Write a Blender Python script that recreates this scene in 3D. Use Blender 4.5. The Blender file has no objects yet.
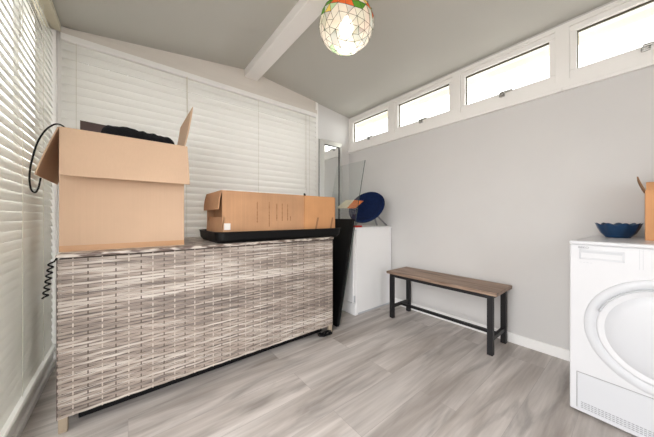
import bpy, bmesh, math, random
from mathutils import Vector, Matrix, noise
R = random.Random(7)
sc = bpy.context.scene
COL = sc.collection
PI = math.pi

# ------------------------------------------------------------------ helpers
class MB:
    """collects geometry for ONE mesh object"""
    def __init__(s): s.v = []; s.f = []; s.m = []; s.sm = []
    def add(s, verts, faces, mi=0, smooth=False):
        b = len(s.v); s.v += [tuple(v) for v in verts]
        for f in faces: s.f.append(tuple(b+i for i in f)); s.m.append(mi); s.sm.append(smooth)
    def box(s, x0, y0, z0, x1, y1, z1, mi=0, bev=0.0, M=None, seg=2):
        bm = bmesh.new(); bmesh.ops.create_cube(bm, size=1)
        for v in bm.verts:
            v.co = Vector(((x0+x1)/2+v.co.x*(x1-x0), (y0+y1)/2+v.co.y*(y1-y0), (z0+z1)/2+v.co.z*(z1-z0)))
        if bev > 0: bmesh.ops.bevel(bm, geom=bm.edges[:], offset=bev, segments=seg, profile=0.5, affect='EDGES')
        s.bm(bm, mi, M, False); return s
    def bm(s, bm, mi=0, M=None, smooth=False):
        bm.verts.ensure_lookup_table(); bm.verts.index_update()
        s.add([(M @ v.co) if M else v.co for v in bm.verts], [[v.index for v in f.verts] for f in bm.faces], mi, smooth); bm.free()
    def tube(s, pts, r, n=8, mi=0, closed=False, caps=True, flat=None):
        pts = [Vector(p) for p in pts]; N = len(pts); rings = []
        up = None
        for i, p in enumerate(pts):
            a = pts[(i-1) % N] if (closed or i > 0) else p
            b = pts[(i+1) % N] if (closed or i < N-1) else p
            t = (b-a).normalized()
            if up is None:
                up = Vector((0,0,1)) if abs(t.z) < .9 else Vector((1,0,0))
            u = (up - t*up.dot(t)); u = u.normalized() if u.length > 1e-6 else t.orthogonal().normalized()
            w = t.cross(u); up = u
            rr = r[i] if isinstance(r, (list, tuple)) else r
            k = flat or 1.0
            rings.append([p + u*math.cos(2*PI*j/n)*rr + w*math.sin(2*PI*j/n)*rr*k for j in range(n)])
        V = [v for ring in rings for v in ring]; F = []
        M = N if closed else N-1
        for i in range(M):
            for j in range(n):
                a = i*n+j; b = i*n+(j+1) % n; i2 = (i+1) % N
                F.append((a, b, i2*n+(j+1) % n, i2*n+j))
        if caps and not closed:
            F.append(tuple(range(n))[::-1]); F.append(tuple((N-1)*n+j for j in range(n)))
        s.add(V, F, mi, True); return s
    def lathe(s, prof, n=48, mi=0, M=None, smooth=True):
        V = []; F = []
        for (r, z) in prof:
            for j in range(n):
                a = 2*PI*j/n; V.append(Vector((r*math.cos(a), r*math.sin(a), z)))
        for i in range(len(prof)-1):
            for j in range(n):
                F.append((i*n+j, i*n+(j+1) % n, (i+1)*n+(j+1) % n, (i+1)*n+j))
        if M: V = [M @ v for v in V]
        s.add(V, F, mi, smooth); return s
    def panel(s, a, b, c, d, th, mi=0):
        """slab from a quad a,b,c,d (loop) with thickness th"""
        a, b, c, d = map(Vector, (a, b, c, d)); n = (b-a).cross(d-a).normalized()*(th/2)
        V = [p-n for p in (a, b, c, d)] + [p+n for p in (a, b, c, d)]
        s.add(V, [(3,2,1,0),(4,5,6,7),(0,1,5,4),(1,2,6,5),(2,3,7,6),(3,0,4,7)], mi); return s
    def build(s, name, mats, parent=None, loc=None):
        me = bpy.data.meshes.new(name); me.from_pydata(s.v, [], s.f); me.update()
        if not isinstance(mats, (list, tuple)): mats = [mats]
        for m in mats: me.materials.append(m)
        for p, mi, sm in zip(me.polygons, s.m, s.sm): p.material_index = mi; p.use_smooth = sm
        o = bpy.data.objects.new(name, me); COL.objects.link(o)
        if parent is not None: o.parent = parent
        if loc is not None: o.location = loc
        return o

def tag(o, label, cat, group=None):
    o['label'] = label; o['category'] = cat
    if group: o['group'] = group
    return o
def thing(name, label, cat, loc=(0,0,0), rz=0, group=None):
    o = bpy.data.objects.new(name, None); COL.objects.link(o); o.location = loc; o.rotation_euler = (0,0,rz)
    o.empty_display_size = .05
    return tag(o, label, cat, group)
def struct(o): o['kind'] = 'structure'; return o
def text_mesh(txt, size, name, m, parent, M, extrude=.0004):
    cu = bpy.data.curves.new(name, 'FONT'); cu.body = txt; cu.size = size; cu.extrude = extrude
    cu.align_x = 'LEFT'
    t = bpy.data.objects.new(name+'_tmp', cu); COL.objects.link(t)
    dg = bpy.context.evaluated_depsgraph_get(); dg.update()
    me = bpy.data.meshes.new_from_object(t.evaluated_get(dg))
    bpy.data.objects.remove(t); bpy.data.curves.remove(cu)
    me.transform(M); me.materials.clear(); me.materials.append(m)
    o = bpy.data.objects.new(name, me); COL.objects.link(o); o.parent = parent
    return o

# ------------------------------------------------------------------ materials
def lin(c):
    f = lambda x: x/12.92 if x <= .04045 else ((x+.055)/1.055)**2.4
    return tuple(f(x/255) for x in c) + (1,)
def newmat(name):
    m = bpy.data.materials.new(name); m.use_nodes = True
    nt = m.node_tree; b = nt.nodes['Principled BSDF']
    return m, nt, b
def N(nt, t, **kw):
    n = nt.nodes.new(t)
    for k, v in kw.items():
        if k in n.inputs: n.inputs[k].default_value = v
        else: setattr(n, k, v)
    return n
def plain(name, rgb, rough=.6, spec=.4, metal=0, var=.04, scale=8, bump=0, bscale=60, stretch=(1,1,1)):
    m, nt, b = newmat(name); L = nt.links.new
    tc = N(nt, 'ShaderNodeTexCoord'); mp = N(nt, 'ShaderNodeMapping'); mp.inputs['Scale'].default_value = stretch
    L(tc.outputs['Object'], mp.inputs['Vector'])
    nz = N(nt, 'ShaderNodeTexNoise', Scale=scale, Detail=4.0); L(mp.outputs[0], nz.inputs['Vector'])
    rp = N(nt, 'ShaderNodeValToRGB'); c = lin(rgb)
    rp.color_ramp.elements[0].position = .3; rp.color_ramp.elements[1].position = .7
    rp.color_ramp.elements[0].color = tuple(x*(1-var) for x in c[:3])+(1,)
    rp.color_ramp.elements[1].color = tuple(min(1, x*(1+var)) for x in c[:3])+(1,)
    L(nz.outputs['Fac'], rp.inputs['Fac']); L(rp.outputs[0], b.inputs['Base Color'])
    b.inputs['Roughness'].default_value = rough; b.inputs['Metallic'].default_value = metal
    b.inputs['Specular IOR Level'].default_value = spec
    if bump:
        n2 = N(nt, 'ShaderNodeTexNoise', Scale=bscale, Detail=3.0); L(mp.outputs[0], n2.inputs['Vector'])
        bp = N(nt, 'ShaderNodeBump', Strength=bump, Distance=.01); L(n2.outputs['Fac'], bp.inputs['Height']); L(bp.outputs[0], b.inputs['Normal'])
    return m

M_wall = plain('wall_paint', (212,210,208), .75, .25, var=.015, scale=3, bump=.05, bscale=120)
M_ceil = plain('ceiling_paint', (197,196,190), .9, .1, var=.01, scale=2)
M_white = plain('white_upvc', (244,242,239), .35, .4, var=.01)
M_white_paint = plain('white_painted_wood', (247,246,244), .5, .35, var=.015, scale=3, stretch=(1,8,8))
M_gable = plain('cream_white_board', (222,215,207), .55, .3, var=.02, scale=3, stretch=(1,8,8))
M_beam = plain('beam_paint', (243,241,239), .6, .3, var=.015, scale=4)
M_headrail = plain('cream_headrail', (214,207,186), .45, .4, var=.03)
M_cord_white = plain('white_cord', (225,222,212), .8, .2)
M_black = plain('black_metal', (26,25,27), .5, .4, var=.1)
M_blackp = plain('black_plastic', (9,9,10), .5, .25, var=.1)
M_blackf = plain('black_fabric', (24,24,27), .85, .15, var=.25, scale=30, bump=.5, bscale=90)
M_appl = plain('white_enamel', (212,213,216), .28, .45, var=.005)
M_appl2 = plain('white_plastic', (205,207,211), .32, .45, var=.005)
M_applg = plain('pale_grey_plastic', (196,199,203), .4, .4, var=.01)
M_dw = plain('bright_white_enamel', (243,243,243), .3, .45, var=.005)
M_grey = plain('grey_print', (150,152,156), .6, .3)
M_dark = plain('dark_gap', (58,58,60), .8, .2)
M_chrome = plain('brushed_metal', (190,190,188), .25, .5, metal=1.0, var=.03)
M_greym = plain('grey_tube_metal', (150,150,152), .4, .5, metal=.6)
M_navy = plain('navy_fabric', (19,34,70), .9, .15, var=.2, scale=40, bump=.5, bscale=150)
M_bowl = plain('blue_glazed', (20,54,88), .3, .5, var=.25, scale=14)
M_red = plain('red_card', (190,38,28), .6, .3)
M_cream = plain('cream_paper', (222,212,186), .7, .2, var=.12, scale=18)
M_orange = plain('orange_paper', (214,120,62), .7, .2, var=.15, scale=18)
M_label = plain('white_sticker', (232,228,222), .6, .3)
M_mauve = plain('dark_brown_card', (92,74,72), .6, .3, var=.05)
M_soffit = plain('cream_soffit', (238,234,220), .8, .2)
M_gasket = plain('black_gasket', (84,78,64), .7, .2)
M_leg = plain('beige_resin', (176,160,140), .6, .3, var=.1)

def cardboard(name, rgb, var=.05):
    m, nt, b = newmat(name); L = nt.links.new
    tc = N(nt, 'ShaderNodeTexCoord')
    nz = N(nt, 'ShaderNodeTexNoise', Scale=5.0, Detail=5.0); L(tc.outputs['Object'], nz.inputs['Vector'])
    mp = N(nt, 'ShaderNodeMapping'); mp.inputs['Scale'].default_value = (150,150,2); L(tc.outputs['Object'], mp.inputs['Vector'])
    n2 = N(nt, 'ShaderNodeTexNoise', Scale=1.0, Detail=2.0); L(mp.outputs[0], n2.inputs['Vector'])
    ad = N(nt, 'ShaderNodeMath', operation='MULTIPLY_ADD'); ad.inputs[1].default_value = .35
    L(n2.outputs['Fac'], ad.inputs[0]); L(nz.outputs['Fac'], ad.inputs[2])
    rp = N(nt, 'ShaderNodeValToRGB'); c = lin(rgb); e = rp.color_ramp.elements
    e[0].position = .42; e[1].position = .95
    e[0].color = tuple(x*(1-var) for x in c[:3])+(1,); e[1].color = tuple(min(1,x*(1+var)) for x in c[:3])+(1,)
    L(ad.outputs[0], rp.inputs['Fac']); L(rp.outputs[0], b.inputs['Base Color'])
    b.inputs['Roughness'].default_value = .75; b.inputs['Specular IOR Level'].default_value = .25
    bp = N(nt, 'ShaderNodeBump', Strength=.08, Distance=.004); L(n2.outputs['Fac'], bp.inputs['Height']); L(bp.outputs[0], b.inputs['Normal'])
    return m
M_card = cardboard('cardboard', (206,175,148))
M_card_long = cardboard('worn_cardboard', (192,148,112), .16)
M_card_sleeve = cardboard('sleeve_cardboard', (206,152,106), .1)
M_card_edge = cardboard('cardboard_edge', (150,112,80), .1)
M_tape = plain('brown_parcel_tape', (196,150,108), .35, .45, var=.06)
M_print = plain('brown_print_ink', (158,116,84), .8, .2)

def blind_mat(nm, rgb, tf):
    m, nt, b = newmat(nm); L = nt.links.new
    b.inputs['Base Color'].default_value = lin(rgb); b.inputs['Roughness'].default_value = .42
    b.inputs['Specular IOR Level'].default_value = .35
    tr = N(nt, 'ShaderNodeBsdfTranslucent'); tr.inputs['Color'].default_value = lin((250,249,246))
    mx = N(nt, 'ShaderNodeMixShader', Fac=tf); out = nt.nodes['Material Output']
    L(b.outputs[0], mx.inputs[1]); L(tr.outputs[0], mx.inputs[2]); L(mx.outputs[0], out.inputs['Surface'])
    return m
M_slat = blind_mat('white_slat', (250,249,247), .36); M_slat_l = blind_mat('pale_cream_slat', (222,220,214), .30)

def floor_mat():
    m, nt, b = newmat('grey_oak_laminate'); L = nt.links.new
    tc = N(nt, 'ShaderNodeTexCoord')
    br = N(nt, 'ShaderNodeTexBrick', Scale=1.0); br.offset = .37; br.offset_frequency = 2
    br.inputs['Brick Width'].default_value = 1.28; br.inputs['Row Height'].default_value = .192
    br.inputs['Mortar Size'].default_value = .0008; br.inputs['Mortar Smooth'].default_value = .2; br.inputs['Bias'].default_value = 0
    br.inputs['Color1'].default_value = (0,0,0,1); br.inputs['Color2'].default_value = (1,1,1,1); br.inputs['Mortar'].default_value = (.5,.5,.5,1)
    L(tc.outputs['Object'], br.inputs['Vector'])
    # per plank shift of the grain
    sep = N(nt, 'ShaderNodeSeparateXYZ'); L(tc.outputs['Object'], sep.inputs[0])
    mul = N(nt, 'ShaderNodeMath', operation='MULTIPLY'); mul.inputs[1].default_value = 17.0; L(br.outputs['Color'], mul.inputs[0])
    cmb = N(nt, 'ShaderNodeCombineXYZ'); L(sep.outputs['X'], cmb.inputs['X']); L(sep.outputs['Y'], cmb.inputs['Y']); L(mul.outputs[0], cmb.inputs['Z'])
    def grain(sx, sy, detail, dist):
        mp = N(nt, 'ShaderNodeMapping'); mp.inputs['Scale'].default_value = (sx, sy, 1); L(cmb.outputs[0], mp.inputs['Vector'])
        n = N(nt, 'ShaderNodeTexNoise', Scale=1.0, Detail=detail, Distortion=dist); L(mp.outputs[0], n.inputs['Vector']); return n
    g1 = grain(1.0, 8, 5.0, .8); g2 = grain(3, 60, 4.0, .3); g3 = grain(1.0, 5.5, 4.0, 1.5)
    r1 = N(nt, 'ShaderNodeValToRGB'); e = r1.color_ramp.elements
    e[0].position = .30; e[0].color = lin((168,159,152)); e[1].position = .62; e[1].color = lin((212,205,200))
    L(g1.outputs['Fac'], r1.inputs['Fac'])
    r2 = N(nt, 'ShaderNodeMapRange'); r2.inputs['From Min'].default_value = .3; r2.inputs['From Max'].default_value = .7
    r2.inputs['To Min'].default_value = .86; r2.inputs['To Max'].default_value = 1.06; L(g2.outputs['Fac'], r2.inputs['Value'])
    m1 = N(nt, 'ShaderNodeMix', data_type='RGBA', blend_type='MULTIPLY'); m1.inputs[0].default_value = 1
    L(r1.outputs[0], m1.inputs[6]); L(r2.outputs[0], m1.inputs[7])
    r3 = N(nt, 'ShaderNodeMapRange'); r3.inputs['From Min'].default_value = .30; r3.inputs['From Max'].default_value = .46
    r3.inputs['To Min'].default_value = .66; r3.inputs['To Max'].default_value = 1.0; L(g3.outputs['Fac'], r3.inputs['Value'])
    m2 = N(nt, 'ShaderNodeMix', data_type='RGBA', blend_type='MULTIPLY'); m2.inputs[0].default_value = 1
    L(m1.outputs[2], m2.inputs[6]); L(r3.outputs[0], m2.inputs[7])
    r4 = N(nt, 'ShaderNodeMapRange'); r4.inputs['To Min'].default_value = .88; r4.inputs['To Max'].default_value = 1.06; L(br.outputs['Color'], r4.inputs['Value'])
    m3 = N(nt, 'ShaderNodeMix', data_type='RGBA', blend_type='MULTIPLY'); m3.inputs[0].default_value = 1
    L(m2.outputs[2], m3.inputs[6]); L(r4.outputs[0], m3.inputs[7])
    m4 = N(nt, 'ShaderNodeMix', data_type='RGBA', blend_type='MIX'); L(br.outputs['Fac'], m4.inputs[0])
    L(m3.outputs[2], m4.inputs[6]); m4.inputs[7].default_value = lin((160,153,149)); L(m4.outputs[2], b.inputs['Base Color'])
    b.inputs['Roughness'].default_value = .42; b.inputs['Specular IOR Level'].default_value = .35
    bp = N(nt, 'ShaderNodeBump', Strength=.06, Distance=.003); L(g2.outputs['Fac'], bp.inputs['Height']); L(bp.outputs[0], b.inputs['Normal'])
    return m
M_floor = floor_mat()

def wood_mat(name, light, dark, along='y'):
    m, nt, b = newmat(name); L = nt.links.new
    tc = N(nt, 'ShaderNodeTexCoord'); mp = N(nt, 'ShaderNodeMapping')
    mp.inputs['Scale'].default_value = (30, 2.2, 30) if along == 'y' else (2.2, 30, 30)
    L(tc.outputs['Object'], mp.inputs['Vector'])
    n = N(nt, 'ShaderNodeTexNoise', Scale=1.0, Detail=5.0, Distortion=.8); L(mp.outputs[0], n.inputs['Vector'])
    r = N(nt, 'ShaderNodeValToRGB'); e = r.color_ramp.elements
    e[0].position = .32; e[0].color = lin(dark); e[1].position = .68; e[1].color = lin(light)
    L(n.outputs['Fac'], r.inputs['Fac']); L(r.outputs[0], b.inputs['Base Color'])
    b.inputs['Roughness'].default_value = .5
    return m
M_bench = wood_mat('rustic_brown_board', (172,146,126), (112,90,76))

def wicker_mat():
    m, nt, b = newmat('mixed_grey_rattan'); L = nt.links.new
    tc = N(nt, 'ShaderNodeTexCoord'); sep = N(nt, 'ShaderNodeSeparateXYZ'); L(tc.outputs['Object'], sep.inputs[0])
    xy = N(nt, 'ShaderNodeMath', operation='ADD'); L(sep.outputs['X'], xy.inputs[0]); L(sep.outputs['Y'], xy.inputs[1])
    dv = N(nt, 'ShaderNodeMath', operation='DIVIDE'); dv.inputs[1].default_value = .00775; L(sep.outputs['Z'], dv.inputs[0])
    fl = N(nt, 'ShaderNodeMath', operation='FLOOR'); L(dv.outputs[0], fl.inputs[0])
    def nz(sx, sz, src, detail=1.0):
        a = N(nt, 'ShaderNodeMath', operation='MULTIPLY'); a.inputs[1].default_value = sx; L(xy.outputs[0], a.inputs[0])
        c = N(nt, 'ShaderNodeMath', operation='MULTIPLY'); c.inputs[1].default_value = sz; L(src, c.inputs[0])
        cb = N(nt, 'ShaderNodeCombineXYZ'); L(a.outputs[0], cb.inputs['X']); L(c.outputs[0], cb.inputs['Z'])
        n = N(nt, 'ShaderNodeTexNoise', Scale=1.0, Detail=detail); L(cb.outputs[0], n.inputs['Vector']); return n
    a = nz(.45, 15.0, sep.outputs['Z'], 2.0); c = nz(3.6, 3.7, fl.outputs[0], 2.0)
    a2 = N(nt, 'ShaderNodeMath', operation='MULTIPLY'); a2.inputs[1].default_value = .8; L(a.outputs['Fac'], a2.inputs[0])
    ad = N(nt, 'ShaderNodeMath', operation='MULTIPLY_ADD'); ad.inputs[1].default_value = 1.2; L(c.outputs['Fac'], ad.inputs[0]); L(a2.outputs[0], ad.inputs[2])
    r = N(nt, 'ShaderNodeValToRGB'); e = r.color_ramp.elements
    e[0].position = .39; e[0].color = lin((120,111,105)); e[1].position = .60; e[1].color = lin((208,199,190))
    e2 = r.color_ramp.elements.new(.5); e2.color = lin((168,154,143))
    hf = N(nt, 'ShaderNodeMath', operation='MULTIPLY'); hf.inputs[1].default_value = .5; L(ad.outputs[0], hf.inputs[0])
    L(hf.outputs[0], r.inputs['Fac']); L(r.outputs[0], b.inputs['Base Color'])
    b.inputs['Roughness'].default_value = .5; b.inputs['Specular IOR Level'].default_value = .4
    return m
M_wick = wicker_mat()
M_rib = plain('light_rattan_rib', (200,188,176), .5, .4, var=.12, scale=30)
M_ribgap = plain('gap_shade_rib', (92,80,72), .5, .4, var=.12, scale=30)  # every other rib coloured dark for the shaded gaps in the weave
M_wickback = plain('dark_rattan_core', (96,85,78), .8, .2)
def lid_mat():
    m, nt, b = newmat('rattan_lid'); L = nt.links.new
    tc = N(nt, 'ShaderNodeTexCoord'); mp = N(nt, 'ShaderNodeMapping'); mp.inputs['Scale'].default_value = (22, 60, 60); L(tc.outputs['Object'], mp.inputs['Vector'])
    v = N(nt, 'ShaderNodeTexNoise', Scale=1.0, Detail=1.0); L(mp.outputs[0], v.inputs['Vector'])
    r = N(nt, 'ShaderNodeValToRGB'); e = r.color_ramp.elements
    e[0].position = .42; e[0].color = lin((110,94,86)); e[1].position = .62; e[1].color = lin((206,196,186))
    L(v.outputs['Fac'], r.inputs['Fac']); L(r.outputs[0], b.inputs['Base Color']); b.inputs['Roughness'].default_value = .5
    return m
M_lid = lid_mat()

def glass_mat(name, tint=(1,1,1), rough=0.0, mixf=.08):
    """thin clear pane: mostly transparent with a little mirror reflection"""
    m, nt, b = newmat(name); L = nt.links.new; out = nt.nodes['Material Output']
    t = N(nt, 'ShaderNodeBsdfTransparent'); t.inputs['Color'].default_value = tuple(tint)+(1,)
    g = N(nt, 'ShaderNodeBsdfGlossy', Roughness=rough); g.inputs['Color'].default_value = (1,1,1,1)
    lw = N(nt, 'ShaderNodeLayerWeight', Blend=.5); pw = N(nt, 'ShaderNodeMath', operation='POWER'); pw.inputs[1].default_value = 4.0
    L(lw.outputs['Facing'], pw.inputs[0]); fr = N(nt, 'ShaderNodeMath', operation='MULTIPLY_ADD'); fr.inputs[1].default_value = .5; fr.inputs[2].default_value = .03
    L(pw.outputs[0], fr.inputs[0])
    mx = N(nt, 'ShaderNodeMixShader'); L(fr.outputs[0], mx.inputs[0]); L(t.outputs[0], mx.inputs[1]); L(g.outputs[0], mx.inputs[2])
    L(mx.outputs[0], out.inputs['Surface']); nt.nodes.remove(b)
    return m
M_glass = glass_mat('window_glass', (.96,.97,.96))
M_sheet = glass_mat('grey_glass_sheet', (.90,.915,.91)); M_gedge = plain('dark_glass_edge', (70,80,78), .2, .5)
def mirror_mat():
    m, nt, b = newmat('mirror_silver'); b.inputs['Base Color'].default_value = (.86,.88,.87,1)
    b.inputs['Metallic'].default_value = 1; b.inputs['Roughness'].default_value = .03; return m
M_mirror = mirror_mat(); M_bevel = plain('bevelled_silver', (236,238,236), .35, .5, metal=1.0, var=.01)
def stained(name, rgb, f=.55):
    m, nt, b = newmat(name); L = nt.links.new; out = nt.nodes['Material Output']
    t = N(nt, 'ShaderNodeBsdfTranslucent'); t.inputs['Color'].default_value = lin(rgb)
    p = N(nt, 'ShaderNodeBsdfTransparent'); p.inputs['Color'].default_value = lin(rgb)
    mx = N(nt, 'ShaderNodeMixShader', Fac=f); L(p.outputs[0], mx.inputs[1]); L(t.outputs[0], mx.inputs[2])
    b.inputs['Base Color'].default_value = lin(rgb); b.inputs['Roughness'].default_value = .15
    m2 = N(nt, 'ShaderNodeMixShader', Fac=.25); L(mx.outputs[0], m2.inputs[1]); L(b.outputs[0], m2.inputs[2])
    L(m2.outputs[0], out.inputs['Surface']); return m
GLS = [stained('frosted_white_glass', (236,231,222)), stained('clear_glass_piece', (240,246,242), .25),
       stained('green_glass', (96,150,60)), stained('orange_glass', (226,112,62)), stained('yellow_glass', (236,206,110)),
       stained('red_glass', (190,60,40)), stained('pale_green_glass', (190,220,180))]
def emis(name, rgb, s):
    m, nt, b = newmat(name); b.inputs['Emission Color'].default_value = lin(rgb); b.inputs['Emission Strength'].default_value = s; return m
M_bulb = emis('lit_bulb', (255,240,220), 3.2)

# ------------------------------------------------------------------ room dimensions
XL, XR, YB, YF = -.40, 2.33, 2.45, -1.7
XRIDGE, ZRIDGE = .965, 2.435
def zc(x): return ZRIDGE - (.137*(XRIDGE-x) if x < XRIDGE else .099*(x-XRIDGE))

mb = MB(); mb.add([(-.6,YF-.1,0),(2.5,YF-.1,0),(2.5,2.7,0),(-.6,2.7,0),(-.6,YF-.1,-.1),(2.5,YF-.1,-.1),(2.5,2.7,-.1),(-.6,2.7,-.1)],
    [(0,1,2,3),(7,6,5,4),(0,4,5,1),(1,5,6,2),(2,6,7,3),(3,7,4,0)])
struct(mb.build('floor', M_floor))
mb = MB(); xs = [-.6, XRIDGE, 2.5]; V = []
for x in xs:
    for y in (YF-.1, 2.7):
        V += [(x,y,zc(x)), (x,y,zc(x)+.12)]
mb.add(V, [(0,2,6,4),(4,6,10,8),(1,5,7,3),(5,9,11,7),(0,4,5,1),(4,8,9,5),(2,3,7,6),(6,7,11,10),(0,1,3,2),(8,10,11,9)])
struct(mb.build('ceiling', M_ceil))
# ceiling beam along the ridge
mb = MB(); mb.box(.898, YF, 2.352, 1.030, YB-.012, 2.47, bev=.006)
struct(mb.build('trim_1', M_beam))

# right wall with a clerestory band
ZS, ZT = 1.838, 2.282
mb = MB(); mb.box(XR, YF, 0, XR+.14, YB+.1, ZS); mb.box(XR, YF, ZT, XR+.14, YB+.1, 2.32)
mb.box(XR, YF, ZS, XR+.14, -.385, ZT)
struct(mb.build('wall_right', M_wall))
# back wall: only the strip right of the blind is solid
mb = MB(); mb.box(1.775, YB, 0, XR, YB+.1, 2.38); pass
struct(mb.build('wall_back', M_wall))
# front wall behind the camera: wide opening to the garden
mb = MB(); mb.box(-.6, YF-.1, 0, -.38, YF, 2.24); mb.box(.35, YF-.1, 0, XR+.14, YF, 2.3); mb.box(-.38, YF-.1, 2.2, .35, YF, 2.25); mb.add([(-.6,YF-.05,2.2),(2.4,YF-.05,2.2),(2.4,YF-.05,zc(2.4)+.02),(XRIDGE,YF-.05,ZRIDGE+.02),(-.6,YF-.05,zc(-.6)+.02)],[(0,1,2,3,4)])
struct(mb.build('wall_front', M_wall))
mb = MB(); mb.box(XR-.016, YF, 0, XR, YB, .074, bev=.004)
struct(mb.build('baseboard_right', M_white_paint))
mb = MB(); mb.box(1.775, YB-.016, 0, XR-.016, YB, .074, bev=.004)
struct(mb.build('baseboard_back', M_white_paint))

# ---- right wall windows
pitch, pw = .7035, .565
for i in range(4):
    yc = 2.0945 - pitch*i
    y0, y1 = yc-pitch/2, yc+pitch/2
    if i == 0: y1 = YB
    fr = MB()
    p0, p1, zb, zt = yc-pw/2, yc+pw/2, 1.957, 2.214
    fx0, fx1 = XR-.012, XR+.07
    fr.box(fx0, y0, ZS, fx1, y1, ZS+.062); fr.box(fx0, y0, ZT-.03, fx1, y1, ZT)
    fr.box(fx0, y0, ZS+.062, fx1, p0-.034, ZT-.03); fr.box(fx0, p1+.034, ZS+.062, fx1, y1, ZT-.03)
    # projecting bottom ledge
    fr.box(XR-.024, y0, ZS-.012, XR+.01, y1, ZS+.012, bev=.004)
    w = struct(fr.build('window_%d' % (i+1), M_white))
    s = MB()
    sx0, sx1 = XR-.004, XR+.06
    s.box(sx0, p0-.034, zb-.057, sx1, p1+.034, zb, bev=.004); s.box(sx0, p0-.034, zt, sx1, p1+.034, zt+.038, bev=.004)
    s.box(sx0, p0-.034, zb, sx1, p0, zt, bev=.004); s.box(sx0, p1, zb, sx1, p1+.034, zt, bev=.004)
    s.build('sash', M_white, w)
    g = MB(); a = .0048
    g.box(XR+.018, p0, zt-a*1.6, XR+.034, p1, zt); g.box(XR+.018, p1-a, zb, XR+.034, p1, zt); g.box(XR+.018, p0, zb, XR+.034, p0+a*.5, zt)
    g.build('gasket', M_gasket, w)
    MB().box(XR+.026, p0, zb, XR+.032, p1, zt).build('pane', M_glass, w)
    h = MB(); h.box(XR-.018, yc-.018, zb-.036, XR-.002, yc+.018, zb-.008, bev=.004)
    h.box(XR-.036, yc-.075, zb-.018, XR-.020, yc+.012, zb-.002, bev=.005); h.box(XR-.03, yc-.01, zb-.028, XR-.012, yc+.01, zb-.008, bev=.003)
    h.build('handle', M_chrome, w)
    v = MB(); v.box(XR-.02, yc-.17, ZT-.022, XR-.01, yc+.17, ZT-.010, bev=.003); v.box(XR-.024, yc-.17, ZT-.022, XR-.01, yc-.155, ZT-.006); v.build('trickle_vent', M_white, w)
# outside soffit above the clerestory
mb = MB(); mb.box(XR+.14, YF, 2.30, XR+.30, YB+.3, 2.34); mb.box(XR+.27, YF, 2.245, XR+.30, YB+.3, 2.34)
struct(mb.build('trim_2', M_soffit))

# ---- left glazed wall (patio doors) and its bottom rail, corner post
YD = 1.16          # the sliding door stands open up to here
mb = MB()
mb.box(-.49, YD, 0, -.372, 2.42, .035, bev=.004); mb.box(-.49, YD, .035, -.384, 2.42, .085, bev=.005); mb.box(-.49, YD, .085, -.405, 2.42, .122, bev=.005)
mb.box(-.49, YD, 2.19, -.44, YB, 2.30)
for y in (YD+.04, 1.95): mb.box(-.49, y-.04, .1, -.44, y+.04, 2.2)
w5 = struct(mb.build('window_5', M_white))
MB().box(-.472, YD, .1, -.466, 2.30, 2.2).build('pane', M_glass, w5)
mb = MB(); mb.box(-.49, YF, 2.12, -.44, YD, 2.30); mb.box(-.49, YF-.1, 0, -.40, -.2, 2.3); mb.box(-.49, 1.0, 0, -.40, YD, 2.3); mb.box(-.49, -.2, 0, -.40, 1.0, .02)
struct(mb.build('wall_left', M_white))
mb = MB(); mb.box(-.50, 2.30, 0, -.445, YB+.1, 2.30); mb.box(-.50, 2.405, 0, -.372, YB+.1, 2.30, bev=.004); mb.box(-.42, 2.446, 0, -.325, YB+.1, 2.30)
struct(mb.build('trim_3', M_white))
# ---- back glazing
mb = MB(); mb.box(-.36, YB+.03, 0, 1.775, YB+.1, .12); mb.box(-.36, YB+.03, 2.14, 1.775, YB+.1, 2.22)
for x in (-.32, 1.73): mb.box(x-.04, YB+.03, .12, x+.04, YB+.1, 2.14)
w6 = struct(mb.build('window_6', M_white))
MB().box(-.36, YB+.06, .12, 1.775, YB+.066, 2.14).build('pane', M_glass, w6)
# gable board over the back blind
mb = MB()
def gable(y, zlow, y2):
    pts = [-.36, XRIDGE, 1.775]
    Vf = [(x, y, zlow) for x in pts] + [(x, y, zc(x)+.01) for x in pts]; Vb = [(a, y2, c) for a, b_, c in Vf]
    mb.add(Vf+Vb, [(0,1,4,3),(1,2,5,4),(6,9,10,7),(7,10,11,8),(0,6,7,1),(1,7,8,2),(2,8,11,5),(0,3,9,6)])
gable(YB-.012, 2.245, YB+.1); 
mb.box(-.36, YB-.034, 2.196, 1.775, YB+.02, 2.25, bev=.005)
struct(mb.build('trim_4', M_gable))
mb = MB(); mb.box(1.752, YB-.03, 0, 1.790, YB+.03, 2.345, bev=.004)
struct(mb.build('trim_5', M_white))

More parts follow.
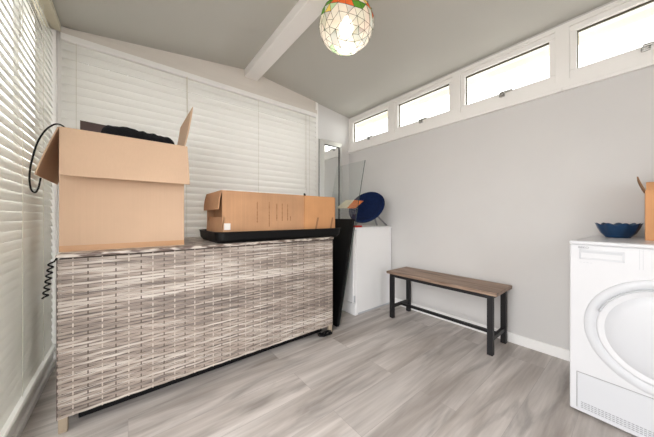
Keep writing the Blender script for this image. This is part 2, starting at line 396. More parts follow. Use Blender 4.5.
# ------------------------------------------------------------------ venetian blinds
def blind(name, label, L, ztop, zbot, pitch, sw, tilt, loc, rz, cords, headw, m_slat, curve):
    """local x runs along the blind, local -y looks into the room"""
    t = thing(name, label, 'blind', loc, rz)
    hb = MB(); hb.box(0, -headw/2, ztop-.045, L, headw/2, ztop, bev=.004); hb.build('headrail', M_headrail if headw > .05 else M_white, t)
    s = MB(); z = ztop-.07; c, sn = math.cos(tilt), math.sin(tilt)
    while z > zbot+.03:
        n = 4; top = []; V = []
        jz = R.uniform(-.0008,.0008); jt = R.uniform(-.012,.012); c, sn = math.cos(tilt+jt), math.sin(tilt+jt)
        for k in range(n+1):
            a = -sw/2 + sw*k/n; bow = curve*(1-(2*k/n-1)**2)
            # inner (room, -y) edge low, outer edge high
            V.append((a*c - bow*sn, a*sn + bow*c))
        th = .0030
        W = [(y-(-sn)*th*0, zz) for y, zz in V]; lo = [(y+sn*th, zz-c*th) for y, zz in V]
        P = W + lo[::-1]; m = len(P)
        VV = [(.004, y, z+jz+zz) for y, zz in P] + [(L-.004, y, z+jz+zz) for y, zz in P]
        F = [(i, (i+1) % m, m+(i+1) % m, m+i) for i in range(m)] + [tuple(range(m))[::-1], tuple(range(m, 2*m))]
        s.add(VV, F); z -= pitch
    s.build('slats', m_slat, t)
    b = MB(); b.box(.004, -.025, zbot, L-.004, .025, zbot+.018, bev=.004); b.build('bottom_rail', M_slat, t)
    for x in cords:
        for dy in (-.5*sw*math.cos(tilt)-.003,):
            k = MB(); k.box(x-.0012, dy-.0008, zbot+.01, x+.0012, dy+.0008, ztop-.04); k.build('ladder_tape', M_cord_white, t)
    return t
TL = math.radians(71)
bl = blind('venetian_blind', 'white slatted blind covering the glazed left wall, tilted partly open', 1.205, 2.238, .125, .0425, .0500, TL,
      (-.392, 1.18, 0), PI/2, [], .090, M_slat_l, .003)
for y in (1.47, 1.775, 2.14):
    k = MB(); dy = -.5*.0500*math.cos(TL)-.003; k.box(y-1.18-.0018, dy-.001, .135, y-1.18+.0018, dy+.001, 2.19); k.build('ladder_tape', M_cord_white, bl)
bb = blind('venetian_blind', 'white slatted blind closed across the back window behind the cardboard boxes', 2.10, 2.196, .125, .0575, .073, math.radians(68),
      (-.352, YB-.035, 0), 0, [.075, .74, 1.38, 2.0], .045, M_slat, .008)
k = MB(); k.tube([(.74,-.04,2.15),(.742,-.042,1.9),(.745,-.043,1.78)], .003, 6); k.build('tilt_wand', M_cord_white, bb)
k = MB(); k.tube([(1.93,-.035,2.15),(1.93,-.037,1.3)], .0015, 6); k.tube([(1.942,-.035,2.15),(1.943,-.037,1.26)], .0015, 6); k.build('pull_cord', M_cord_white, bb)

# ------------------------------------------------------------------ rattan storage box
WX0, WX1, WY0, WY1 = -.247, 1.343, 1.612, 2.33
wb = thing('storage_box', 'long grey woven rattan storage box standing under the window blind', 'storage box', (WX0, WY0, 0))
L_, D_ = WX1-WX0, WY1-WY0
core = MB(); core.box(.012, .012, .07, L_-.012, D_-.012, .782); core.build('inner_panel', M_wickback, wb)
wv = MB(); h = .0155; z0 = .066; rows = int((.782-z0)/h); sp = .05
def weave(P0, dirv, nrm, length):
    P0, dirv, nrm = Vector(P0), Vector(dirv), Vector(nrm)
    for k in range(rows):
        zz = z0+k*h; n = int(length/sp*6); amp = .0019; V = []; ph = R.uniform(-.1,.1)
        hh = h*R.uniform(.92,.99)
        for i in range(n+1):
            sx = length*i/n; off = amp*math.cos(PI*sx/sp+PI*(k % 2)+ph)+.004
            p = P0+dirv*sx+nrm*off
            V += [p+Vector((0,0,zz+.0008)), p+nrm*.0018+Vector((0,0,zz+hh*.5)), p+Vector((0,0,zz+hh))]
        F = []
        for i in range(n):
            for q in (0,1): F.append((i*3+q, (i+1)*3+q, (i+1)*3+q+1, i*3+q+1))
        wv.add(V, F, 0, True)
    m = int(length/sp)
    for j in range(m+1):
        c = P0+dirv*min(length, j*sp)+nrm*.0050; hw = .0024
        wv.add([c-dirv*hw+Vector((0,0,z0)), c+dirv*hw+Vector((0,0,z0)), c+dirv*hw+Vector((0,0,.784)), c-dirv*hw+Vector((0,0,.784))], [(0,1,2,3)], 1 if j % 2 else 2)
weave((0,.006,0), (1,0,0), (0,-1,0), L_)
weave((.006,D_,0), (0,-1,0), (-1,0,0), D_)
weave((L_-.006,0,0), (0,1,0), (1,0,0), D_)
wv.build('woven_panel', [M_wick, M_rib, M_ribgap], wb)
MB().box(.06, .075, .002, L_-.06, D_-.06, .07).build('base_fill', M_blackp, wb)  # black block standing in for the dark shade under the chest
ld = MB(); ld.box(-.004, -.012, .786, L_+.004, D_+.004, .803, bev=.006, seg=3)
ld.build('lid', M_lid, wb)
for (x, y) in ((.0,.0),(L_-.035,0),(0,D_-.035),(L_-.035,D_-.035)):
    MB().box(x+.002, y+.002, 0, x+.033, y+.033, .072, bev=.004).build('leg', M_leg, wb)
ZW = .803

# ------------------------------------------------------------------ large open cardboard box
BX0, BX1, BY0, BY1, BZ = -.254, .262, 1.70, 2.16, 1.394
cb = thing('cardboard_box', 'large open brown cardboard box with drooping flaps on left end of rattan chest', 'box', (BX0, BY0, ZW))
w_, d_, h_ = BX1-BX0, BY1-BY0, BZ-ZW; th = .006
b = MB(); b.box(0,0,0,w_,d_,th); b.box(0,0,th,w_,th,h_, bev=.0015); b.box(0,d_-th,th,w_,d_,h_, bev=.0015); b.box(0,th,th,th,d_-th,h_); b.box(w_-th,th,th,w_,d_-th,h_)
b.build('body', M_card, cb)
def flap(pts, name='flap', m=M_card):
    return MB().panel(*pts, .005).build(name, m, cb)
# front flap (bowed): folded out and hanging
def bent_flap(hinge0, hinge1, out, length, nrm, bow, name='flap', mt=M_card, par=None):
    a, c = Vector(hinge0), Vector(hinge1); out = Vector(out).normalized(); nrm = Vector(nrm).normalized()
    f = MB(); n = 8; T = []; B = []
    for i in range(n+1):
        s_ = i/n
        for q, p in enumerate((a, c)):
            T.append(p+out*length*s_+nrm*(bow*math.sin(PI*s_)+.0025)); B.append(p+out*length*s_+nrm*(bow*math.sin(PI*s_)-.0025))
    V = T+B; o = 2*(n+1); F = []
    for i in range(n):
        F += [(2*i,2*i+1,2*i+3,2*i+2), (o+2*i+2,o+2*i+3,o+2*i+1,o+2*i), (2*i,2*i+2,o+2*i+2,o+2*i), (2*i+1,o+2*i+1,o+2*i+3,2*i+3)]
    F += [(0,o,o+1,1), (2*n,2*n+1,o+2*n+1,o+2*n)]
    f.add(V, F, 0, False)
    return f.build(name, mt, cb if par is None else par)
bent_flap((.008,-.003,h_), (w_+.016,-.003,h_-.002), (0.008,-.27,-.97), .243, (0,-1,.2), .004)
bent_flap((-.003,.006,h_), (-.003,d_,h_), (-.30,0,-.95), .243, (-1,0,.3), .003)
bent_flap((w_+.004,.004,h_), (w_+.004,d_,h_), (.17,0,.985), .25, (1,0,0), .004)
bent_flap((0,d_+.003,h_), (w_,d_+.003,h_), (0,.35,-.93), .23, (0,1,.3), .003)
tp = MB(); tp.box(0.0,-.0012,.004,w_,-.0002,.030); tp.build('tape', M_tape, cb)

# contents
def lump(name, label, cat, cx, cy, cz, sx, sy, sz, m, seed, amp=.25, rz=0, fold=9):
    bm = bmesh.new(); bmesh.ops.create_icosphere(bm, subdivisions=5, radius=1)
    for v in bm.verts:
        p = v.co.copy(); n = noise.noise(p*1.6+Vector((seed,0,0)))*amp + noise.noise(Vector((p.x*fold, p.y*3, p.z*3+seed)))*amp*.28
        v.co = Vector((p.x*sx, p.y*sy, p.z*sz))*(1+n)
    mb = MB(); mb.bm(bm, 0, Matrix.Rotation(rz,4,'Z'), True); o = mb.build(name, m, loc=(cx,cy,cz)); return tag(o, label, cat)
bm = bmesh.new(); bmesh.ops.create_icosphere(bm, subdivisions=6, radius=1)
for v in bm.verts:
    p = v.co; k_ = 1/max(1e-6, (abs(p.x)**7+abs(p.y)**7+abs(p.z)**7)**(1/7))
    q_ = Vector((p.x*k_, p.y*k_, p.z*k_)); n_ = noise.noise(q_*1.7+Vector((4.1,0,0)))*.055+noise.noise(Vector((q_.x*7, q_.y*2.4, q_.z*2.0)))*.03
    f_ = 1+n_-.05
    v.co = Vector((q_.x*.186*min(f_,1.02), q_.y*.15*min(f_,1.05), q_.z*.325*f_))
mb = MB(); mb.bm(bm, 0, None, True)
tag(mb.build('fabric_bag', M_blackf, loc=(.058,1.877,1.155)), 'crumpled black fabric bag heaped inside the large open cardboard box', 'bag')
fb = MB(); fb.panel((-.228,2.085,.82),(.06,2.085,.82),(.06,2.125,1.545),(-.228,2.125,1.556), .016)
tag(fb.build('flat_case', M_mauve), 'dark brown flat case poking up behind the black bag in the open box', 'case')
# strap that loops out over the left flap
def spline(P, n=8):
    P = [Vector(p) for p in P]; out = []
    for i in range(len(P)-1):
        p0, p1, p2, p3 = P[max(i-1,0)], P[i], P[i+1], P[min(i+2,len(P)-1)]
        for k in range(n):
            t = k/n; out.append(.5*((2*p1)+(p2-p0)*t+(2*p0-5*p1+4*p2-p3)*t*t+(3*p1-p0-3*p2+p3)*t**3))
    return out+[P[-1]]
st = MB(); st.tube(spline([(-.20,1.78,1.36),(-.247,1.700,1.4035),(-.283,1.676,1.376),(-.312,1.668,1.31),(-.331,1.668,1.22),(-.338,1.668,1.15),(-.334,1.667,1.095),(-.322,1.667,1.078),(-.312,1.668,1.10),(-.306,1.672,1.145)]), .0034, 8)
tag(st.build('strap', M_blackp), 'thin black strap looping out over the left flap of the open cardboard box', 'strap')

# ------------------------------------------------------------------ black tray and long carton
TX0, TX1, TY0, TY1 = .422, 1.460, 1.612, 2.13
def rrect(x0, y0, x1, y1, r, n=6):
    P = []
    for (cx, cy, a0) in ((x1-r,y1-r,0),(x0+r,y1-r,PI/2),(x0+r,y0+r,PI),(x1-r,y0+r,1.5*PI)):
        for i in range(n+1): a = a0+PI/2*i/n; P.append((cx+r*math.cos(a), cy+r*math.sin(a)))
    return P
tr = MB(); V = []; prof = [(.022,0),(.006,.02),(0,.066),(-.006,.072),(.004,.073),(.010,.066),(.018,.02),(.030,.006)]
rings = [[(x, y, z) for x, y in rrect(TX0+i, TY0+i, TX1-i, TY1-i, .06-i*.5)] for i, z in prof]; n = len(rings[0])
for r in rings: V += r
F = [(k*n+j, k*n+(j+1) % n, (k+1)*n+(j+1) % n, (k+1)*n+j) for k in range(len(rings)-1) for j in range(n)]
F += [tuple(range(n))[::-1], tuple((len(rings)-1)*n+j for j in range(n))]
tr.add(V, F, 0, False)
tag(tr.build('tray', M_blackp, loc=(0,0,ZW)), 'shallow black plastic tray on the rattan chest holding a long carton', 'tray')
LX0, LX1, LY0, LY1, LZ0, LZ1 = .470, 1.402, 1.668, 2.06, ZW+.008, 1.142
lb = thing('cardboard_box', 'long worn brown carton lying in the black tray', 'box', (LX0, LY0, LZ0))
w_, d_, h_ = LX1-LX0, LY1-LY0, LZ1-LZ0
b = MB(); b.box(0,0,0,w_,d_,.005); b.box(0,0,.005,w_,.005,h_,bev=.001); b.box(0,d_-.005,.005,w_,d_,h_,bev=.001); b.box(0,.005,h_-.005,w_*.69,d_-.005,h_); b.box(w_-.005,.005,.005,w_,d_-.005,h_-.02)
b.box(.05,.005,.005,.055,d_-.005,h_-.01)
b.build('body', M_card_long, lb)
bent_flap((-.001,.0,h_), (-.001,d_,h_), (-.16,0,-.985), .125, (-1,0,.3), .005, mt=M_card_long, par=lb)
bent_flap((-.001,.0,.004), (-.001,d_,.004), (.10,0,.99), .155, (-1,0,.0), .006, mt=M_card_long, par=lb)
# sleeve over the right end with a dark slot under its lip
s = MB(); s.box(w_*.665,-.012,.0,w_+.006,-.006,h_-.004,bev=.001); s.box(w_+.001,-.012,0,w_+.006,d_+.006,h_-.01); s.box(w_*.69,.02,h_-.010,w_,d_,h_-.005)
s.build('sleeve', M_card_sleeve, lb)
s = MB(); s.tube([(w_*.675,-.003,h_-.012),(w_*.68,.01,h_+.012),(w_*.70,.03,h_+.006)], .008, 8); s.build('strap_end', M_blackp, lb)
for x, za, zb in ((.235,.12,.27),(.325,.09,.27),(.385,.13,.26),(.430,.13,.26),(.475,.13,.26),(.50,.13,.17)):
    p = MB(); z = za; V = []; F = []
    # one column of worn lettering: a jagged continuous strip
    n = 0
    while z < zb:
        wv_ = R.uniform(.0015,.005); V += [(x-wv_,-.0006,z),(x+wv_,-.0006,z)]; n += 1; z += R.uniform(.004,.009)
    p.add(V, [(2*k,2*k+1,2*k+3,2*k+2) for k in range(n-1)]); p.build('print', M_print, lb)
for x in (.722, .878):
    p = MB(); p.add([(x,-.0124,.06),(x+.018,-.0124,.06),(x+.04,-.0124,.155),(x+.022,-.0124,.155)], [(0,1,2,3)]); p.build('print', M_print, lb)
MB().box(.012,-.001,.075,.052,-.0003,.118).build('sticker', M_label, lb)

# coiled cord hanging from the chest lid
cc = MB(); P = []
for i in range(121):
    s_ = i/120; base = Vector((-.262,1.604,.775)).lerp(Vector((-.280,1.598,.62)), s_); a = s_*2*PI*6.5
    P.append(base+Vector((math.cos(a)*.0082, math.sin(a)*.0082, 0)))
P = [Vector((-.245,1.603,.79))]+P
cc.tube(P, .0035, 6); tag(cc.build('coiled_cord', M_blackp), 'black coiled cord dangling beside the left end of the rattan chest', 'cord')

# ------------------------------------------------------------------ bench
bx0, bx1, by0, by1, bz = 1.968, 2.300, .615, 1.545, .447
bn = thing('bench', 'brown wood bench with black metal legs against the grey right wall', 'bench', (bx0, by0, 0))
w_, d_ = bx1-bx0, by1-by0
t = MB()
for i in range(2): t.box(i*w_/2+.0006, 0, bz-.024, (i+1)*w_/2-.0006, d_, bz, bev=.002)
t.build('seat', M_bench, bn)
lg = .036
for x in (.012, w_-.012-lg):
    for y in (.028, d_-.028-lg):
        MB().box(x, y, 0, x+lg, y+lg, bz-.024, bev=.002).build('leg', M_black, bn)
f = MB()
for x in (.012, w_-.012-lg): f.box(x+.004, .028+lg, bz-.052, x+lg-.004, d_-.028-lg, bz-.024)
for y in (.028, d_-.028-lg): f.box(.012+lg, y+.004, bz-.052, w_-.012-lg, y+lg-.004, bz-.024)
f.build('seat_frame', M_black, bn)
for y in (.028, d_-.028-lg): MB().box(.012+lg, y+.006, .095, w_-.012-lg, y+lg-.006, .120).build('stretcher', M_black, bn)
MB().box(w_/2-.012, .028+lg*.5, .097, w_/2+.012, d_-.028-lg*.5, .118).build('stretcher', M_black, bn)

# ------------------------------------------------------------------ tumble dryer (front looks to -x)
DX, DY1 = 1.757, .2255
dr = thing('tumble_dryer', 'white tumble dryer with large round door at right edge of the room', 'dryer', (DX, DY1, 0), -math.radians(4))
# local: +x depth, -y width
W_ = .597; DD = .555
b = MB(); b.box(-.010, -W_, .012, DD, 0, .834, bev=.006); b.build('body', M_appl, dr)
MB().box(-.012, -W_-.001, .834, DD, .001, .853, bev=.006).build('top_panel', M_appl, dr)
# filter drawer with recessed grip
q = MB(); q.box(-.0125, -.180, .764, -.008, -.036, .772, bev=.001); q.box(-.0125, -.180, .806, -.008, -.036, .812, bev=.001); q.box(-.0125,-.042,.764,-.008,-.036,.812,bev=.001); q.box(-.0125,-.180,.764,-.008,-.174,.812,bev=.001)
q.build('drawer_rim', M_appl2, dr)
MB().box(-.0112, -.174, .796, -.0095, -.042, .806).build('drawer_grip', M_applg, dr)
# panel seams
s = MB()
for y in (-.222,-.232): s.box(-.0108, y-.0008, .742, -.0098, y+.0008, .828)
s.build('seam', M_applg, dr)
RYX = Matrix.Rotation(-PI/2, 4, 'Y')   # local z -> -x
def face_M(y, z, x=0): return Matrix.Translation((x, y, z)) @ RYX
dc = face_M(-.298, .46, -.010)
dk = MB(); dk.lathe([(.247,-.002),(.246,.003),(.243,.005),(.206,.008),(.204,.004)], 96, 0, dc); door = dk.build('door', M_appl2, dr)
dk = MB(); dk.lathe([(.204,.004),(.202,.008),(.197,.009),(.186,.005),(.178,.004)], 96, 0, dc); dk.build('door_ring', M_appl, door)
dk = MB(); dk.lathe([(.178,.004),(.174,.007),(.14,.012),(.08,.016),(.0001,.017)], 96, 0, dc); dk.build('door_centre', M_appl2, door)
# grip recess arc on the upper left of the ring
ar = MB(); P = []
for i in range(21):
    a = math.radians(20+60*i/20); P.append((-.018, -.298+.205*math.cos(a), .46+.205*math.sin(a)))
ar.tube(P, .012, 8, flat=.4); ar.build('door_grip', M_applg, door)
# knob and printed programme lines
kn = MB(); kn.lathe([(.034,0),(.034,.012),(.030,.020),(.0001,.021)], 40, 0, face_M(-.40,.785,-.010)); kn.build('programme_knob', M_applg, dr)
pr = MB()
for i in range(5):
    for yy in (-.262, -.305): pr.box(-.0106, yy-.03+R.uniform(0,.01), .800-.012*i, -.0099, yy, .8015-.012*i)
pr.build('programme_print', M_grey, dr)
TM = Matrix.Translation((-.0114, -.032, .8165)) @ Matrix(((0,0,-1,0),(-1,0,0,0),(0,1,0,0),(0,0,0,1)))
text_mesh('BEKO', .0145, 'brand_print', M_grey, dr, TM)
pr = MB(); [pr.box(-.0106, -.036-.012*i-.008, .7475, -.0099, -.036-.012*i, .7495) for i in range(4)]; pr.build('capacity_print', M_applg, dr)
# condenser flap and vent
cf = MB(); cf.box(-.0112, -W_+.03, .204, -.009, -.026, .2065); cf.box(-.0112, -.028, .03, -.009, -.026, .2065); cf.box(-.0112,-W_+.03,.03,-.009,-W_+.032,.2065); cf.build('condenser_seam', M_greym, dr)
cp = MB(); cp.box(-.013, -W_+.034, .026, -.009, -.030, .202, bev=.0015); cflap = cp.build('condenser_flap', M_appl2, dr)
vs = MB()
for r_ in range(4):
    for i in range(44):
        y = -.042-i*.0113
        vs.box(-.0136, y-.0085, .036+r_*.0085, -.0126, y, .0395+r_*.0085)
vs.build('vent_slots', M_grey, cflap)
for (x, y) in ((.04,-.05),(.04,-W_+.05),(DD-.05,-.05),(DD-.05,-W_+.05)):
    k = MB(); k.lathe([(.0001,0),(.018,0),(.018,.016)], 16, 0, Matrix.Translation((x,y,0))); k.build('foot', M_blackp, dr)

# bowl on the dryer
bw = MB(); n = 72; prof = [(.0001,.004),(.045,.004),(.05,.0),(.070,.0),(.076,.005),(.100,.022),(.118,.046),(.128,.066),(.131,.069),(.126,.068),(.111,.05),(.090,.028),(.06,.012),(.0001,.009)]
V = []; F = []
for k, (r, z) in enumerate(prof):
    for j in range(n):
        a = 2*PI*j/n; amt = max(0, (r-.055)/.078); rr = r*(1+.07*amt*math.cos(9*a)); zz = z+.006*amt*math.cos(9*a)*(1 if z > .03 else .4)
        V.append((rr*math.cos(a), rr*math.sin(a), zz))
for k in range(len(prof)-1):
    for j in range(n): F.append((k*n+j, k*n+(j+1) % n, (k+1)*n+(j+1) % n, (k+1)*n+j))
bw.add(V, F, 0, True)
bo = tag(bw.build('bowl', M_bowl, loc=(2.17,.083,.8535)), 'dark blue fluted bowl on top of the tumble dryer', 'bowl'); bo.scale = (.665,.665,1.12)

# small box on the dryer
sb = thing('cardboard_box', 'small open cardboard box on the tumble dryer at right picture edge', 'box', (2.02, -.012, .8535))
b = MB(); w_, d_, h_ = .27, .36, .25
b.box(0,-d_,0,w_,0,.005); b.box(0,-d_,.005,.005,0,h_,bev=.001); b.box(w_-.005,-d_,.005,w_,0,h_); b.box(.005,-.005,.005,w_-.005,0,h_); b.box(.005,-d_,.005,w_-.005,-d_+.005,h_)
b.build('body', M_card_sleeve, sb)
bent_flap((.0,.0,h_), (w_,.0,h_), (0,.32,.95), .075, (0,1,0), .002, mt=M_card_edge, par=sb)
bent_flap((0,-.003,h_), (0,-d_,h_), (.55,0,.84), .05, (-1,0,0), .002, mt=M_card_sleeve, par=sb)

# ------------------------------------------------------------------ dishwasher in the corner (front looks to -x)
dw = thing('dishwasher', 'white undercounter dishwasher seen from its side in the far corner', 'dishwasher', (1.722, 1.742, 0))
b = MB(); b.box(.03, 0, .02, .585, .50, .845, bev=.004); b.build('body', M_dw, dw)
MB().box(.0, -.003, .845, .59, .503, .866, bev=.004).build('worktop', M_dw, dw)
dd = MB(); dd.box(-.008, .002, .13, .026, .498, .835, bev=.006); do = dd.build('door', M_dw, dw)
MB().box(-.004, -.002, .135, .018, .004, .20, bev=.002).build('hinge_cover', M_applg, do)
MB().box(.02, .004, .0, .06, .496, .115, bev=.003).build('plinth', M_dw, dw)
MB().box(.06, .01, .0, .58, .49, .02).build('base_fill', M_applg, dw)

# saucer chair lying on the dishwasher
nrm = Vector((-.79,-.23,.57)).normalized(); q = nrm.to_track_quat('Z','Y').to_matrix().to_4x4()
Cc = Vector((2.03,1.865,1.080))
ch = thing('saucer_chair', 'round navy folding saucer chair perched on the white dishwasher', 'chair', Cc)
K = .95
s = MB(); s.lathe([(r*K, z*K) for r, z in ((.0001,-.045),(.07,-.04),(.13,-.026),(.175,-.002),(.193,.018),(.200,.018),(.206,.0),(.198,-.024),(.17,-.058),(.11,-.080),(.0001,-.088))], 56, 0, q); s.build('seat', M_navy, ch)
s = MB(); s.tube([q @ Vector((.203*K*math.cos(2*PI*i/40), .203*K*math.sin(2*PI*i/40), 0)) for i in range(40)], .015, 8, closed=True); s.build('rim', M_navy, ch)
def rel(p): return Vector(p)-Cc
for a_, b_ in (((2.08,1.80,.985),(2.12,1.79,.879)), ((2.12,1.79,.985),(2.29,1.80,.879)), ((2.14,2.03,1.01),(2.16,2.15,.879)), ((1.98,1.98,.95),(1.94,2.10,.879))):
    k = MB(); k.tube([rel(a_), rel(b_)], .010, 8); k.build('leg', M_greym, ch)
# papers and red folder
A, C_, D2, E = Vector((1.79,2.09,1.065)), Vector((1.846,1.853,1.06)), Vector((1.855,2.0,1.155)), Vector((1.895,1.778,1.135))
M1, M2 = A.lerp(C_,.58), D2.lerp(E,.46)+Vector((.006,0,.004))
pp = MB(); pp.panel(A, M1, M2, D2, .002, 0); pp.panel(M1, C_, E, M2, .002, 1)
tag(pp.build('leaflet', [M_cream, M_orange]), 'cream and orange leaflet lying against the navy saucer chair', 'leaflet')
rd = MB(); rd.box(1.735,1.765,.8665,1.86,1.95,.884, bev=.002); tag(rd.build('folder', M_red), 'red folder lying under the saucer chair on the dishwasher', 'folder')

# leaning glass sheet and black board
def lean(x0, x1, z1, y0, y1, th):
    m = MB(); m.panel((x0,y0,0),(x0,y1,0),(x1,y1,z1),(x1,y0,z1), th); return m
gs = tag(lean(1.478,1.815,1.525,1.685,2.10,.006).build('glass_sheet', M_sheet, loc=(0,0,.002)), 'clear grey glass sheet leaning beside the dishwasher in front of the mirror', 'glass sheet')
lean(1.478,1.815,1.525,1.681,1.684,.006).build('edge', M_gedge, gs)
tag(lean(1.445,1.640,.945,1.665,2.08,.030).build('board', M_blackp, loc=(0,0,.004)), 'black board leaning between the rattan chest and the dishwasher', 'board')

# tangled cable at chest foot
tc_ = MB(); P = []
for i in range(60):
    a = i*.55; P.append((1.25+.05*math.sin(a*.7)+.012*math.cos(a*2.1), 1.60+.02*math.cos(a), .012+.010*(1+math.sin(a*1.3))))
tc_.tube(spline(P,3), .0045, 6); tag(tc_.build('cable', M_blackp), 'small tangle of black cable on floor under right end of rattan chest', 'cable')

# ------------------------------------------------------------------ mirror on the back wall
mx0, mx1, mz0, mz1 = 1.822, 2.190, .60, 1.925
mr = thing('wall_mirror', 'tall narrow mirror with silver frame hanging on the grey wall in the far corner', 'mirror', (mx0, YB, mz0))
w_, h_ = mx1-mx0, mz1-mz0; e = .06
f = MB()
def bev_strip(a, b_, c, d): f.panel(a, b_, c, d, .004)
yo, yi = -.012, -.034
f.panel((0,yo,0),(w_,yo,0),(w_-e,yi,e),(e,yi,e),.004); f.panel((w_,yo,h_),(0,yo,h_),(e,yi,h_-e),(w_-e,yi,h_-e),.004)
f.panel((0,yo,h_),(0,yo,0),(e,yi,e),(e,yi,h_-e),.004); f.panel((w_,yo,0),(w_,yo,h_),(w_-e,yi,h_-e),(w_-e,yi,e),.004)
f.build('frame', M_bevel, mr)
MB().box(.002,-.012,.002,w_-.002,0,h_-.002).build('backing', M_dark, mr)
f = MB(); t_ = .009
f.box(w_-e-t_,-.034,e,w_-e+.001,-.024,h_-e); f.box(e,-.034,h_-e-t_,w_-e,-.024,h_-e+.001)
f.build('inner_trim', M_dark, mr)
MB().box(e,-.026,e,w_-e,-.022,h_-e).build('glass', M_mirror, mr)

# ------------------------------------------------------------------ pendant lamp
PC = Vector((.962,1.035,2.046)); PR = .153
pl = thing('pendant_lamp', 'round pendant lamp of coloured glass pieces hanging from the ceiling beam', 'lamp', (PC.x, PC.y, PC.z))
bm = bmesh.new(); bmesh.ops.create_icosphere(bm, subdivisions=3, radius=PR); bm.verts.ensure_lookup_table()
Rm = Matrix.Rotation(.4,3,'X') @ Matrix.Rotation(.3,3,'Z')
for v in bm.verts: v.co = Rm @ v.co; v.co *= 1+.012*noise.noise(v.co*30); v.co.z *= .91
# random merge of faces into pieces
dl = [e_ for e_ in bm.edges if R.random() < .16]; bmesh.ops.dissolve_edges(bm, edges=dl, use_verts=False)
sh = MB(); wr = MB()
for f_ in bm.faces:
    c = f_.calc_center_median()
    if c.z > PR*.86: continue
    n_ = len(f_.verts); mid = [v.co*.98+c*.02 for v in f_.verts]
    hgt = c.z/PR; r_ = R.random()
    side = c.x*.74-c.y*.68; face = -(c.x*.68+c.y*.74)
    if hgt > .16 and face > PR*.3 and abs(side) < PR*.42: mi = R.choice([3,3,5,3,4,3])
    elif hgt > .30 or (hgt > .12 and R.random() < .5):
        mi = R.choice([3,3,5,3,0]) if face > PR*.45 and abs(side) < PR*.35 else R.choice([2,4,3,2,5]) if side < 0 else R.choice([2,4,6,4,3])
    elif hgt > .0: mi = R.choice([0,0,1,6,0,2,3,1,4])
    elif hgt < -.75: mi = R.choice([0,6,0,0,0,1])
    else: mi = R.choice([0,0,0,1,0,1,0,0])
    sh.add(mid, [tuple(range(n_))], mi)
for e_ in bm.edges:
    if (e_.verts[0].co.z+e_.verts[1].co.z)/2 > PR*.88: continue
    wr.tube([e_.verts[0].co, e_.verts[1].co], .0011, 4, caps=False)
beads = [v.co.copy() for v in bm.verts if v.co.z < PR*.6 and R.random() < .16]
bm.free()
M_bead = plain('grey_green_bead', (120,130,112), .3, .5)
for p in beads:
    b_ = bmesh.new(); bmesh.ops.create_icosphere(b_, subdivisions=1, radius=R.uniform(.0035,.0065)); bd = MB(); bd.bm(b_, 0, Matrix.Translation(p*1.01), True); bd.build('bead', M_bead, pl)
sh.build('lamp_shade', GLS, pl)
rr = PR*math.sqrt(1-.86**2)
wr.tube([(rr*math.cos(2*PI*i/32), rr*math.sin(2*PI*i/32), PR*.87) for i in range(32)], .004, 6, closed=True)
for i in range(3): a = 2*PI*i/3+.4; wr.tube([(0,0,PR*.87),(rr*math.cos(a), rr*math.sin(a), PR*.87)], .0022, 6)
wr.build('wire_frame', M_black, pl)
b = MB(); b.lathe([(.0001,-.058),(.022,-.053),(.036,-.038),(.041,-.015),(.036,.010),(.02,.036),(.014,.05)], 32); b.build('bulb', M_bulb, pl)
b = MB(); b.lathe([(.017,.045),(.019,.055),(.019,.10),(.008,.118),(.0001,.12)], 24); b.build('lamp_holder', M_white, pl)
cordtop = 2.352-PC.z
b = MB(); b.tube([(0,0,.11),(0,0,cordtop-.02)], .0028, 8); b.build('cord', M_blackp, pl)
b = MB(); b.lathe([(.0001,cordtop-.03),(.03,cordtop-.028),(.048,cordtop-.014),(.05,cordtop)], 32); b.build('ceiling_rose', M_white, pl)

# ------------------------------------------------------------------ outside: lawn and a tree behind the left glazing
M_grass = plain('paving', (172,168,162), .9, .1, var=.08, scale=6)
M_screen = plain('screen_board', (176,173,168), .85, .1, var=.15, scale=4, stretch=(8,8,1))
mb = MB(); mb.box(-14,-14,-.20,14,14,-.12); g = mb.build('ground', M_grass); struct(g)
fe = thing('light_screen', 'pale grey board screen added outside the glazed walls to block daylight, hardly visible between the blind slats', 'light_screen', (-1.5, 1.5, -.12))  # boards added to block sky light and tone the gaps between slats
for k in range(13):
    MB().box(0, k*.15, 0, .02, k*.15+.145, 1.85).build('board', M_screen, fe)
for k in range(26):
    MB().box(k*.15, 1.86, 0, k*.15+.145, 1.88, 3.1).build('board', M_screen, fe)
M_leaf = plain('leaf', (98,124,74), .7, .3, var=.3, scale=3)
M_bark = plain('bark', (96,84,70), .9, .1, var=.2, scale=20)
tree = thing('tree', 'green leafy tree outside, glimpsed through the top of the left blind', 'tree', (-2.7, 5.4, -.12))
k = MB()
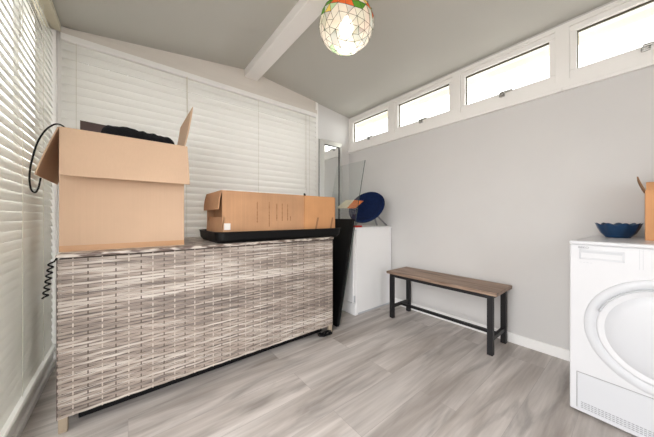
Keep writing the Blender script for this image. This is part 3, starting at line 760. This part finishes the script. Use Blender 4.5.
for i in range(2600):
    a = R.uniform(0,2*PI); el = math.asin(R.uniform(-1,1)); rad = R.uniform(.6,1)**.5
    p = Vector((1.15*rad*math.cos(a)*math.cos(el), 1.3*rad*math.sin(a)*math.cos(el), 3.9+1.7*rad*math.sin(el)))
    d1 = Vector((R.uniform(-1,1),R.uniform(-1,1),R.uniform(-1,1))).normalized(); d2 = d1.orthogonal().normalized(); s1 = R.uniform(.06,.12)
    k.add([p-d1*s1, p+d2*s1*.5, p+d1*s1, p-d2*s1*.5], [(0,1,2,3)])
k.build('foliage', M_leaf, tree)
k = MB(); k.tube([(0,0,0),(.05,.02,1.4),(.0,.05,3.4)], [.14,.11,.05], 10); k.build('trunk', M_bark, tree)

# ------------------------------------------------------------------ light
wd = bpy.data.worlds.new('overcast_sky'); sc.world = wd; wd.use_nodes = True
bg = wd.node_tree.nodes['Background']; bg.inputs['Color'].default_value = (.985,.985,.995,1); bg.inputs['Strength'].default_value = 4.0
def portal(loc, rot, sx, sy):
    l = bpy.data.lights.new('sky_portal', 'AREA'); l.shape = 'RECTANGLE'; l.size = sx; l.size_y = sy; l.cycles.is_portal = True
    o = bpy.data.objects.new('sky_portal', l); COL.objects.link(o); o.location = loc; o.rotation_euler = rot
portal((-.015, YF-.06, 1.10), (PI/2,0,PI), .73, 2.2); portal((-.46, .40, 1.07), (0,-PI/2,0), 2.1, 1.2)       # -z -> +y
portal((XR+.06, 1.03, 2.085), (0,-PI/2,PI), .26, 2.9) if False else None
l = bpy.data.lights.new('pendant_light', 'POINT'); l.energy = .55; l.color = (1,.93,.84); l.shadow_soft_size = .04
o = bpy.data.objects.new('pendant_light', l); COL.objects.link(o); o.location = (PC.x, PC.y, PC.z-.085)

# ------------------------------------------------------------------ camera
cam = bpy.data.cameras.new('camera'); co = bpy.data.objects.new('camera', cam); COL.objects.link(co)
cam.sensor_fit = 'HORIZONTAL'; cam.sensor_width = 36; cam.lens = 36*250/654; cam.shift_y = -1.5/654; cam.clip_start = .02
co.location = (0,0,.97); co.rotation_euler = (PI/2, 0, -math.radians(38.5))
sc.camera = co
vs_ = sc.view_settings; vs_.view_transform = 'Standard'; vs_.look = 'None'; vs_.gamma = 1; vs_.use_curve_mapping = False
vs_.exposure = 0.80
sc.cycles.max_bounces = 10; sc.cycles.diffuse_bounces = 6; sc.cycles.transparent_max_bounces = 16
